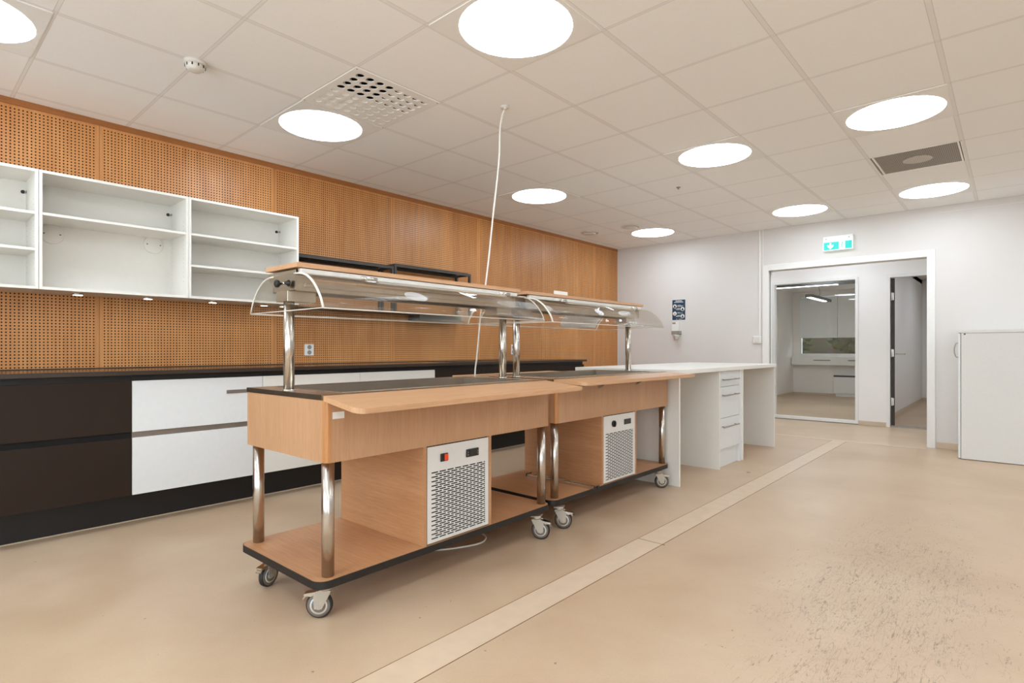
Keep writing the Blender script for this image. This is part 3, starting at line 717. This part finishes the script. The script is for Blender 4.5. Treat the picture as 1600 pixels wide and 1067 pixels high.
def cart(name_label, x, y, deg, switch, tray_drop, wheels, back_tray, group):
    t = thing('serving_cart', name_label, 'serving cart', (x, y, 0), math.radians(deg), group, local=True)
    # v = distance from the front apron towards the back -> x = -v
    def bx(b, u0, u1, v0, v1, z0, z1, bev=0, mi=0): return b.box(-v1, -v0, u0, u1, z0, z1, bev, mi)
    # base shelf with rounded corners
    def rr(u0, u1, v0, v1, r, n=6):
        pts = []
        for (cx, cy, a0) in ((-v0 - r, u1 - r, 0), (-v1 + r, u1 - r, PI / 2), (-v1 + r, u0 + r, PI), (-v0 - r, u0 + r, 1.5 * PI)):
            for k in range(n + 1):
                a = a0 + PI / 2 * k / n; pts.append((cx + r * math.cos(a), cy + r * math.sin(a)))
        return pts
    u0, u1, v0, v1 = -.035, CL + .006, -.008, .690
    build('base_shelf', B().prism(rr(u0 + .003, u1 - .003, v0 + .003, v1 - .003, .05), 'z', .150, .180), 'beechx', t)
    o_, i_ = rr(u0, u1, v0, v1, .053), rr(u0 + .0035, u1 - .0035, v0 + .0035, v1 - .0035, .0495); b = B(); N = len(o_)
    V = [[b.bm.verts.new((p[0], p[1], z)) for p in ring] for ring in (o_, i_) for z in (.1485, .1790)]
    for k in range(N):
        n = (k + 1) % N
        for q in ((V[0], V[1]), (V[1], V[3]), (V[3], V[2]), (V[2], V[0])):
            f = b.bm.faces.new((q[0][k], q[0][n], q[1][n], q[1][k])); f.smooth = False
    build('edge_band', b, 'black', t)
    # four steel legs
    for u in (.034, CL - .034):
        for v in (.040, .640):
            build('leg', B().cyl((-v, u, .180), (-v, u, .634), .0248, 36), 'chrome', t)
    # body: apron boards with solid corner edges
    z0, z1 = .634, .879
    for u in (.0, CL - .018): build('end_apron', bx(B(), u, u + .018, .024, .68, z0, z1), 'beech', t)
    build('front_apron', bx(B(), .024, CL - .024, .0, .018, z0, z1), 'beech', t)
    build('back_apron', bx(B(), .018, CL - .018, .662, .68, z0, z1), 'beech', t)
    for u, s in ((0, 1), (CL, -1)):
        build('corner_edge', B().prism([(-.024, u), (-.012, u + s * .003), (-.003, u + s * .012), (0, u + s * .024), (-.020, u + s * .022)], 'z', z0, z1), 'edge', t)
    build('underside', bx(B(), .02, CL - .02, .02, .66, z0 + .01, z0 + .02), 'beechy', t)
    # steel well
    zt = .9
    a0, a1, w0, w1, zb = .12, CL - .11, .075, .612, .70
    b = B()
    bx(b, 0, CL, .024, w0, zt - .003, zt); bx(b, 0, CL, w1, .684, zt - .003, zt); bx(b, 0, a0, w0, w1, zt - .003, zt); bx(b, a1, CL, w0, w1, zt - .003, zt)
    bx(b, -.002, .001, .024, .684, zt - .021, zt); bx(b, CL - .001, CL + .002, .024, .684, zt - .021, zt); bx(b, 0, CL, .681, .684, zt - .021, zt); bx(b, .0, CL, .024, .027, zt - .021, zt)
    # raised rim
    for q in ((a0 - .006, a1 + .006, w0 - .006, w0), (a0 - .006, a1 + .006, w1, w1 + .006), (a0 - .006, a0, w0, w1), (a1, a1 + .006, w0, w1)): bx(b, *q, zt, zt + .0025)
    build('steel_top', b, 'steelh', t)
    b = B()
    bx(b, a0 - .002, a1 + .002, w0 - .002, w0, zb, zt); bx(b, a0 - .002, a1 + .002, w1, w1 + .002, zb, zt); bx(b, a0 - .002, a0, w0, w1, zb, zt); bx(b, a1, a1 + .002, w0, w1, zb, zt)
    bx(b, a0, a1, w0, w1, zb - .003, zb)
    build('cold_well', b, 'steelb', t)
    # front tray, hinged, drooping a little
    L0_, L1_ = .002, CL + (.0 if back_tray else -.02)
    tw, th, zz = .235, .021, .897
    b = B(); r = .045
    pts = [(0, L0_), (0, L1_)]
    if back_tray: pts += [(tw, L1_)]
    else: pts += [(tw, L1_ + .03)]
    pts += [(tw, L0_ + r)] + [(tw - r + r * math.cos(-PI / 2 * k / 6), L0_ + r + r * math.sin(-PI / 2 * k / 6)) for k in range(1, 7)]
    b.prism(pts, 'z', -th, 0)
    for v in b.bm.verts:
        xx = v.co.x; fr = (v.co.y - L0_) / (L1_ - L0_)
        v.co = Vector((-.020 + xx, v.co.y, zz + v.co.z - (tray_drop[0] * (1 - fr) + tray_drop[1] * fr) * xx / tw))
    tr = build('front_tray', b, 'beechy', t)
    drop = lambda u, k: tray_drop[0] * (1 - u / CL) * k + tray_drop[1] * u / CL * k
    for u in ((.065, .557, 1.02, 1.36) if not back_tray else (.24, .455, .79, .935, 1.33)):
        z_ = zz - th - drop(u, .65) - .001
        bb = B().prism([(.10, z_ + .001), (.16, z_ + .001), (.148, z_ - .007), (.115, z_ - .007)], 'y', u - .018, u + .018)
        bb.cyl((.13, u - .020, z_ - .004), (.13, u + .020, z_ - .004), .004, 10)
        build('tray_clip', bb, 'chromes', tr)
    for u in ((.21, .76, 1.25) if not back_tray else (.46, .94)):
        z_ = zz - th - drop(u, .3) - .001
        build('tray_bracket', B().prism([(.001, z_), (.09, z_ - drop(u, .3)), (.001, z_ - .05)], 'y', u - .0015, u + .0015).prism([(.001, z_ - .05), (.004, z_ - .05), (.004, z_), (.001, z_)], 'y', u - .012, u + .012), 'alu', tr)
    if back_tray:
        build('back_tray', B().box(-.925, -.688, .0, CL - .35, .872, .893, .002), 'beechy', t)
    # cooling unit box under the body
    q0, q1 = .491, .940
    for u in (q0, q1 - .018): build('unit_side', bx(B(), u, u + .018, .0, .672, .180, z0), 'beechy' if 0 else 'beechx', t)
    build('unit_back', bx(B(), q0 + .018, q1 - .018, .655, .672, .180, z0), 'beechx', t)
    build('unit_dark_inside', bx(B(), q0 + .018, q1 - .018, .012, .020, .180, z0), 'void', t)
    # white vent plate with real slots
    p0, p1, zz0, zz1 = q0 + .022, q1 - .022, .186, .629
    b = B(); T0, T1 = .0, .003
    s0, s1, rows, sw, gap = .024, .024, 31, .0062, .0046
    ybot = zz0 + .018; pitch = (.508 - ybot) / (rows - 1)
    bx(b, p0, p1, T0, T1, .508 + sw / 2, zz1); bx(b, p0, p1, T0, T1, zz0, ybot - sw / 2)
    pu = .0495
    for k in range(rows):
        zc = ybot + k * pitch
        if k < rows - 1: bx(b, p0, p1, T0, T1, zc + sw / 2, zc + pitch - sw / 2)
        st = p0 + s0 + (0 if k % 2 == 0 else pu / 2); e_ = p0
        while st < p1 - s1 - .006:
            en = min(st + .042, p1 - s1)
            bx(b, e_, st, T0, T1, zc - sw / 2, zc + sw / 2); e_ = en; st += pu
        bx(b, e_, p1, T0, T1, zc - sw / 2, zc + sw / 2)
    for u in (p0 + .008, p1 - .008):
        for z in (zz0 + .07, zz1 - .07): b.cyl((.0, u, z), (.002, u, z), .0035, 10)
    b.move((.001, 0, 0))
    vp = build('vent_plate', b, 'plateg', t)
    if switch == 'rocker':
        build('power_switch', B().box(.001, .006, .590, .637, .552, .590, .003, mi=0).box(.006, .011, .612, .634, .556, .586, .002, mi=1), ['dark', 'red'], vp)
        build('controller', B().box(.001, .008, .757, .842, .549, .588, .003).box(.008, .009, .775, .825, .556, .582, mi=1)
              .box(.008, .0095, .764, .769, .571, .576, mi=2).box(.008, .0095, .764, .769, .559, .564, mi=2).box(.008, .0095, .831, .836, .571, .576, mi=2).box(.008, .0095, .831, .836, .559, .564, mi=2), ['dark', 'display', 'greyp'], vp)
    else:
        build('power_switch', B().cyl((.001, .632, .572), (.012, .632, .572), .022, 24).box(.012, .02, .628, .636, .555, .589), 'dark', vp)
        build('controller', B().box(.001, .007, .770, .855, .553, .590, .002), 'display', vp)
    # stems carrying the hood
    for u in (.030, CL - .030):
        st = build('hood_stem', B().cyl((-.345, u, zt), (-.345, u, 1.29), .0225, 32).cyl((-.345, u, zt), (-.345, u, zt + .006), .027, 24), 'chrome', t)
        build('stem_bracket', bx(B(), u - .03 if u < 1 else u - .10, u + .10 if u < 1 else u + .03, .30, .40, 1.283, 1.328, .001), 'steelh', st)
    # hood: board, steel channel, lamp strip
    hb = build('hood_board', bx(B(), .0, CL - .004, .222, .500, 1.421, 1.441, .001), 'beechy', t)
    b = B()
    C0, C1, H0, H1 = .02, CL - .03, 1.328, 1.413
    bx(b, C0, C1, .27, .272, H0, H1); bx(b, C0, C1, .468, .470, H0, H1); bx(b, C0, C1, .272, .468, H1 - .002, H1); bx(b, C0, C1, .272, .30, H0, H0 + .002); bx(b, C0, C1, .44, .468, H0, H0 + .002)
    bx(b, C0, C0 + .003, .27, .47, H0, H1); bx(b, C1 - .003, C1, .27, .47, H0, H1)
    for k in range(5): b.cyl((-.269, .2 + k * .26, 1.372), (-.267, .2 + k * .26, 1.372), .003, 8)
    build('steel_channel', b, 'steelh', t)
    build('inner_rail', bx(bx(B(), .06, CL - .07, .262, .270, 1.345, 1.362, .001), .12, CL - .16, .245, .262, 1.373, 1.381, .002), 'steelh', t)
    build('end_cover', B().prism([(-.25, 1.328), (-.25, 1.413), (-.48, 1.413), (-.48, 1.38), (-.42, 1.328)], 'y', C0 - .012, C0 - .009).prism([(-.25, 1.328), (-.25, 1.413), (-.48, 1.413), (-.48, 1.38), (-.42, 1.328)], 'y', C1 + .003, C1 + .006), 'steelh', t)
    build('light_strip', bx(bx(B(), .02, CL - .03, .226, .250, 1.396, 1.418, .002), .40, 1.30, .208, .232, 1.384, 1.392, .003), 'pale', t)
    for u in (.36, 1.30):
        build('strip_clip', B().cyl((-.222, u - .05, 1.404), (-.222, u + .035, 1.404), .008, 12).box(-.215, -.200, u - .035, u + .02, 1.39, 1.40, .003), 'chromes', t)
    for u in (-.010,):
        build('hood_knob', B().cyl((-.305, u - .008, 1.357), (-.305, u + .02, 1.357), .004, 10, mi=1).lathe([(.006, 0), (.008, -.008), (.016, -.012), (.016, -.024), (.010, -.028)], (-.335, u + .0, 1.357), 20, axis='y')
              .lathe([(.006, .0), (.008, .01), (.014, .014), (.014, .02)], (-.285, u - .01, 1.357), 20, axis='y').cyl((-.335, u - .004, 1.357), (-.285, u - .004, 1.357), .005, 10, mi=1), ['dark', 'chromes'], t)
    # acrylic sneeze guard: two curved sheets and end plates
    arc = [(.034, 1.243), (.044, 1.268), (.056, 1.290), (.077, 1.318), (.104, 1.346), (.128, 1.364), (.156, 1.380), (.189, 1.391), (.225, 1.396), (.26, 1.397)]
    front = [(-v, z) for v, z in arc]; back = [(-(.70 - v), z) for v, z in arc]
    g0, g1 = .012, CL - .014
    build('acrylic_sheet', B().sheet([(p[0], p[1]) for p in front], 'y', g0, g1, .005, 0, 1), ['plexi', 'plexie'], t)
    build('acrylic_sheet', B().sheet([(p[0], p[1]) for p in back], 'y', g0, g1, -.005, 0, 1), ['plexi', 'plexie'], t)
    outline = front + back[::-1]
    for u in (g0 - .006, g1):
        e1 = build('acrylic_end', B().prism(outline, 'y', u + .0005, u + .0055), 'plexi', t)
        rim = [(p[0], u + .003, p[1]) for p in front]; rim2 = [(p[0], u + .003, p[1]) for p in back]
        build('rim', B().tube(rim, .0042 if u < .5 else .003, 8).tube(rim2, .0034, 8).tube([rim[0], rim2[0]], .0022, 6), 'plexie', e1)
    build('sheet_edge', B().tube([(front[0][0], g0, 1.2425), (front[0][0], g1, 1.2425)], .0028, 6).tube([(back[0][0], g0, 1.2425), (back[0][0], g1, 1.2425)], .0028, 6), 'plexie', t)
    # casters
    for (wx, wy, ang) in wheels:
        ca, sa = math.cos(math.radians(deg)), math.sin(math.radians(deg)); dx, dy = wx - x, wy - y
        caster(t, -dx * sa + dy * ca, dx * ca + dy * sa, math.radians(ang) - math.radians(deg))
    build('drain_valve', B().cyl((-.27, .66, .09), (-.27, .66, .15), .016, 16).cyl((-.25, .62, .105), (-.25, .70, .105), .013, 16), 'dark', t)
    return t
C1 = cart('near serving cart with a small label on its corner and a red switch', -1.990, 1.142, .8, 'rocker', (.035, .028),
          [(-2.085, 1.17, -47), (-2.535, 1.17, 22), (-2.005, 2.49, 118), (-2.56, 2.47, 15)], False, 'serving carts')
C2 = cart('far serving cart with a paper sheet in its clear hood and a round black switch', -2.030, 2.668, -.4, 'knob', (.008, .010),
          [(-2.020, 2.725, 120), (-2.56, 2.78, 20), (-2.04, 4.03, 130), (-2.60, 4.02, 12)], True, 'serving carts')
# sticker, paper, board label, knob ------------------------------------------------
def in_cart(c, v, u, z): return c.matrix_basis @ Vector((-v, u, z))
build('sticker', B().box(-.0001, .001, .030, .082, .805, .832), 'label', C1)['label'] = 'small white inventory sticker'
o = B()
pts = [(-(.70 - v) + .006, z - .003) for v, z in [(.049, 1.262), (.060, 1.285), (.077, 1.311), (.104, 1.339), (.115, 1.346)]]
o.sheet(pts, 'y', 0, .50, .0008)
pp = tag(build('paper_sheet', o, 'paper'), 'blank white paper sheet behind the curved clear hood of the far cart', 'paper')
pp.location = in_cart(C2, 0, .88, 0); pp.rotation_euler = C2.rotation_euler
lb = tag(build('sign_card', B().box(-.0008, .0008, 0, .15, 0, .024), 'label'), 'small white card standing on the far cart hood board', 'card')
lb.location = in_cart(C2, .232, .275, 1.4412); lb.rotation_euler = C2.rotation_euler
# rods lying on the far cart
for k, (u, lab) in enumerate(((.395, 'chrome rod lying on the far cart base, nearer the cooling unit'), (.360, 'chrome rod lying on the far cart base, nearer the legs'))):
    r_ = thing('shelf_rail', lab, 'rail', tuple(in_cart(C2, .25, u, .1805)), C2.rotation_euler.z, 'rods on the far cart base', local=True)
    build('rail', B().box(-.28, .28, -.011, .011, 0, .018, .002), 'chromes', r_)
    for sx in (-1, 1): build('end_cap', B().box(sx * .28, sx * .288, -.012, .012, 0, .02, .001), 'dark', r_)
# plug and lead beside the near cart's cooling unit
t = thing('power_plug', 'white power plug with lead lying beside the near cart cooling unit', 'plug', tuple(in_cart(C1, .30, .965, .1805)), C1.rotation_euler.z, local=True)
build('plug_body', B().box(-.025, .03, -.017, .012, 0, .06, .006).cyl((-.0, .0, .06), (-.0, .0, .075), .012, 12), 'white', t)
build('lead', B().tube(spline([(0, .01, .05), (.0, .04, .055), (-.01, .075, .035), (-.01, .095, .008), (-.02, .10, .005), (-.08, .06, .005)], 6), .0035, 8), 'cable', t)
# white lead coil hanging below near cart
tag(build('floor_lead', B().tube(spline([(-2.30, 1.95, .008), (-2.24, 2.06, .006), (-2.2, 2.2, .006), (-2.26, 2.30, .006), (-2.4, 2.34, .006)], 8), .005, 8), 'cable'), 'short white lead lying on the floor under the near cart', 'cable')

# ================================================================== WHITE COUNTER WITH DRAWERS
IX = -1.94; IY0, IY1, IZ = 4.130, 6.53, .915
tag(build('counter_top', B().box(-2.93, IX, IY0, IY1, IZ - .036, IZ, .002), 'cab'), 'long white worktop of the island counter beyond the carts', 'worktop')
tag(build('side_panel', B().box(-2.90, -1.945, IY0 + .008, IY0 + .028, 0, IZ - .0365, .001), 'cab'), 'white end panel of the island, directly behind the far cart', 'panel', 'island end panels')
tag(build('side_panel', B().box(-2.90, -1.955, IY1 - .022, IY1 - .002, 0, IZ - .0365, .001), 'cab'), 'white end panel of the island, by the wide doorway', 'panel', 'island end panels')
t = thing('drawer_unit', 'white three-drawer unit with bar handles under the island worktop', 'drawer unit', (-2.2, 5.25, 0))
zt = IZ - .0365
build('side_panel', B().box(-2.56, -1.950, 4.957, 4.975, 0, zt, .001), 'cab', t)
build('side_panel', B().box(-2.56, -1.955, 5.545, 5.563, 0, zt, .001), 'cab', t)
build('filler_panel', B().box(-2.0, -1.966, 5.486, 5.545, 0, zt, .001), 'cabg', t)
build('carcass', B().box(-2.55, -1.985, 4.977, 5.486, .16, zt), 'cabg', t)
build('plinth', B().box(-2.05, -1.990, 4.977, 5.486, 0, .158), 'cabg', t)
for z0, z1 in ((.737, zt - .004), (.451, .733), (.168, .447)):
    d = build('drawer', B().box(-1.984, -1.967, 4.978, 5.483, z0, z1, .0015), 'cabg', t)
    zh = z1 - .075
    build('handle', B().tube([(-1.934, 5.02, zh), (-1.934, 5.40, zh)], .006, 10).tube([(-1.966, 5.06, zh), (-1.934, 5.06, zh)], .005, 8).tube([(-1.966, 5.36, zh), (-1.934, 5.36, zh)], .005, 8), 'alu', d)
# little dirt lump on the floor
tag(build('debris', B().lathe([(.004, 0), (.016, .001), (.014, .006), (.003, .009)], (-1.72, 5.02, .0005), 9, smooth=False), 'greyp'), 'small brown crumb of debris on the floor before the drawer unit', 'debris')

# ================================================================== GREY CABINET AT THE FAR WALL
t = thing('storage_cabinet', 'pale grey storage cabinet with curved bar handle against the far wall', 'cabinet', (.0, 7.3, 0))
kx0, kx1, ky0, ky1, kz = -.403, .50, 7.015, 7.60, 1.262
build('carcass', B().box(kx0 + .022, kx1, ky0 + .002, ky1, .006, kz - .03, .001), 'cabside', t)
build('top_panel', B().box(kx0 - .002, kx1 + .002, ky0, ky1, kz - .028, kz, .002), 'cabside', t)
dr = build('door', B().box(kx0, kx0 + .018, ky0 + .003, ky1 - .003, .01, kz - .032, .001), 'cabg', t)
build('handle', B().tube(spline([(kx0, ky0 + .04, 1.135), (kx0 - .02, ky0 + .04, 1.128), (kx0 - .032, ky0 + .04, 1.066), (kx0 - .02, ky0 + .04, 1.004), (kx0, ky0 + .04, .998)], 6), .005, 8), 'alu', dr)
build('hinge_pin', B().cyl((kx0 + .05, ky0 - .001, kz - .04), (kx0 + .05, ky0 + .002, kz - .04), .008, 10), 'rack', t)

# ================================================================== THINGS ON THE FAR WALL
t = thing('exit_sign', 'lit teal emergency exit sign over the wide doorway', 'exit sign', (-1.55, YF, 2.25))
build('housing', B().box(-1.712, -1.400, YF - .06, YF, 2.362, 2.425, .004), 'white', t)
for x in (-1.68, -1.44): build('screw', B().cyl((x, YF - .063, 2.395), (x, YF - .06, 2.395), .006, 10), 'greyp', t)
pl = build('sign_plate', B().box(-1.712, -1.404, YF - .056, YF - .034, 2.258, 2.362, .001), 'signw', t)
ys = YF - .0565
b = B().box(-1.706, -1.545, ys - .0010, ys, 2.264, 2.356).box(-1.480, -1.410, ys - .0010, ys, 2.264, 2.356)
build('teal_field', b, 'sign', pl)
ya = ys - .0022
b = B().prism([(-1.645, 2.345), (-1.625, 2.345), (-1.625, 2.312), (-1.603, 2.325), (-1.603, 2.303), (-1.635, 2.272), (-1.667, 2.303), (-1.667, 2.325), (-1.645, 2.312)], 'y', ya, ys - .001)
build('down_arrow', b, 'signw', pl)
b = B().cyl((-1.508, ya, 2.340), (-1.508, ys, 2.340), .008, 12)     # running figure in a doorway
for a, c_ in (((-1.510, 2.330), (-1.516, 2.302)), ((-1.516, 2.302), (-1.500, 2.288)), ((-1.500, 2.288), (-1.503, 2.270)), ((-1.516, 2.302), (-1.528, 2.284)), ((-1.528, 2.284), (-1.538, 2.284)), ((-1.511, 2.327), (-1.528, 2.314)), ((-1.511, 2.327), (-1.495, 2.314)), ((-1.495, 2.314), (-1.487, 2.320))):
    b.tube([(a[0], ya + .001, a[1]), (c_[0], ya + .001, c_[1])], .0032, 6)
build('running_figure', b, 'sign', pl)
# poster
t = thing('poster', 'small dark blue information poster with four round pictures on the far wall', 'poster', (-3.585, YF, 1.49))
yp = YF - .004
build('sheet', B().box(-3.688, -3.482, yp, YF - .0005, 1.485, 1.79, mi=0), 'label', t)
def disc(cx, cz_, r): return B().cyl((cx, yp - .0018, cz_), (cx, yp - .0009, cz_), r, 24)
for cx, cz_, hue in ((-3.645, 1.690, 'dark'), (-3.528, 1.648, 'dark'), (-3.645, 1.586, 'skin'), (-3.528, 1.545, 'pic')):
    p_ = build('round_picture', disc(cx, cz_, .029), 'label', t)
    b = B().cyl((cx, yp - .0026, cz_ + .006), (cx, yp - .0019, cz_ + .006), .010, 14).prism([(cx - .019, cz_ - .02), (cx + .019, cz_ - .02), (cx + .012, cz_ - .002), (cx - .012, cz_ - .002)], 'y', yp - .0026, yp - .0019)
    build('portrait', b, hue, p_)
b = B().box(-3.684, -3.486, yp - .0008, yp, 1.492, 1.783, mi=1)
for x0, x1, z in ((-3.635, -3.535, 1.764), (-3.655, -3.515, 1.746), (-3.605, -3.555, 1.704), (-3.605, -3.515, 1.694), (-3.605, -3.535, 1.686), (-3.61, -3.565, 1.660), (-3.635, -3.565, 1.650), (-3.62, -3.565, 1.641), (-3.605, -3.565, 1.600), (-3.605, -3.525, 1.590), (-3.605, -3.555, 1.560), (-3.625, -3.565, 1.550), (-3.63, -3.565, 1.541), (-3.625, -3.605, 1.505), (-3.585, -3.54, 1.505)):
    b.box(x0, x1, yp - .0016, yp - .0008, z - .0022, z + (.006 if z > 1.74 else .0022))
build('print', b, ['label', 'navy'], t)
# soap dispenser
t = thing('soap_dispenser', 'white wall soap dispenser with grey band, below the blue poster', 'dispenser', (-3.598, YF, 1.19))
cx = -3.600
b = B().prism([(cx - .052, 1.285), (cx + .052, 1.285), (cx + .052, 1.455), (cx + .044, 1.468), (cx - .044, 1.468), (cx - .052, 1.455)], 'y', YF - .085, YF - .001)
build('housing', b, 'white', t)
build('grey_band', B().box(cx - .057, cx + .057, YF - .092, YF - .001, 1.285, 1.335, .006), 'greyp', t)
build('nozzle', B().lathe([(.046, 1.283), (.044, 1.262), (.028, 1.246), (.026, 1.226), (.016, 1.212)], (cx, YF - .047, 0), 24), 'offw', t)
build('label_plate', B().box(cx - .045, cx + .004, YF - .0862, YF - .085, 1.432, 1.456), 'greyp', t)
# hanging lamps in the meeting room
def strip_lamp(name, x0, x1, y0, y1, z, label, glow_frac):
    t = thing(name, label, 'hanging lamp', ((x0 + x1) / 2, (y0 + y1) / 2, z), 0, 'linear lamps in the meeting room')
    build('housing', B().box(x0, x1, y0, y1, z, z + .06, .003), 'rack', t)
    if x1 - x0 > y1 - y0: g_ = (x0 + .03, x0 + (x1 - x0) * glow_frac, y0 + .02, y1 - .02)
    else: g_ = (x0 + .02, x1 - .02, y0 + .03, y0 + (y1 - y0) * glow_frac)
    build('diffuser', B().box(*g_, z - .004, z), 'strips', t)
    cx, cy = (x0 + x1) / 2, (y0 + y1) / 2
    build('cord', B().tube(spline([(cx, cy, z + .06), (cx + .02, cy, z + .15), (cx - .01, cy, 2.36), (cx, cy, 2.42)], 5), .004, 8), 'dark', t)
strip_lamp('hanging_lamp', -3.06, -2.94, 12.1, 13.7, 2.09, 'dark linear lamp hanging in the middle of the meeting room', .8)
strip_lamp('hanging_lamp', -3.50, -2.05, 11.45, 11.57, 2.245, 'dark linear lamp close under the meeting room ceiling, along the window top', .78)
# unseen lamps added to brighten corridor, meeting room and office, above the openings
for x, y, z, lab in ((-1.8, 8.45, 2.62, 'added round fill lamp of the corridor, hidden above the doorway'), (.3, 8.45, 2.62, 'second added round fill lamp of the corridor'), (-3.4, 8.45, 2.62, 'third added round fill lamp of the corridor'),
                     (-2.7, 10.0, 2.42, 'added round fill lamp of the meeting room, hidden above the window'), (-2.7, 11.0, 2.42, 'second added round fill lamp of the meeting room, hidden above the window'),
                     (-.2, 12.6, 2.5, 'second added round fill lamp of the office behind the open door'), (-.2, 10.6, 2.5, 'added round fill lamp of the office behind the open door')):
    dup(L0, (x, y, z), label=lab)
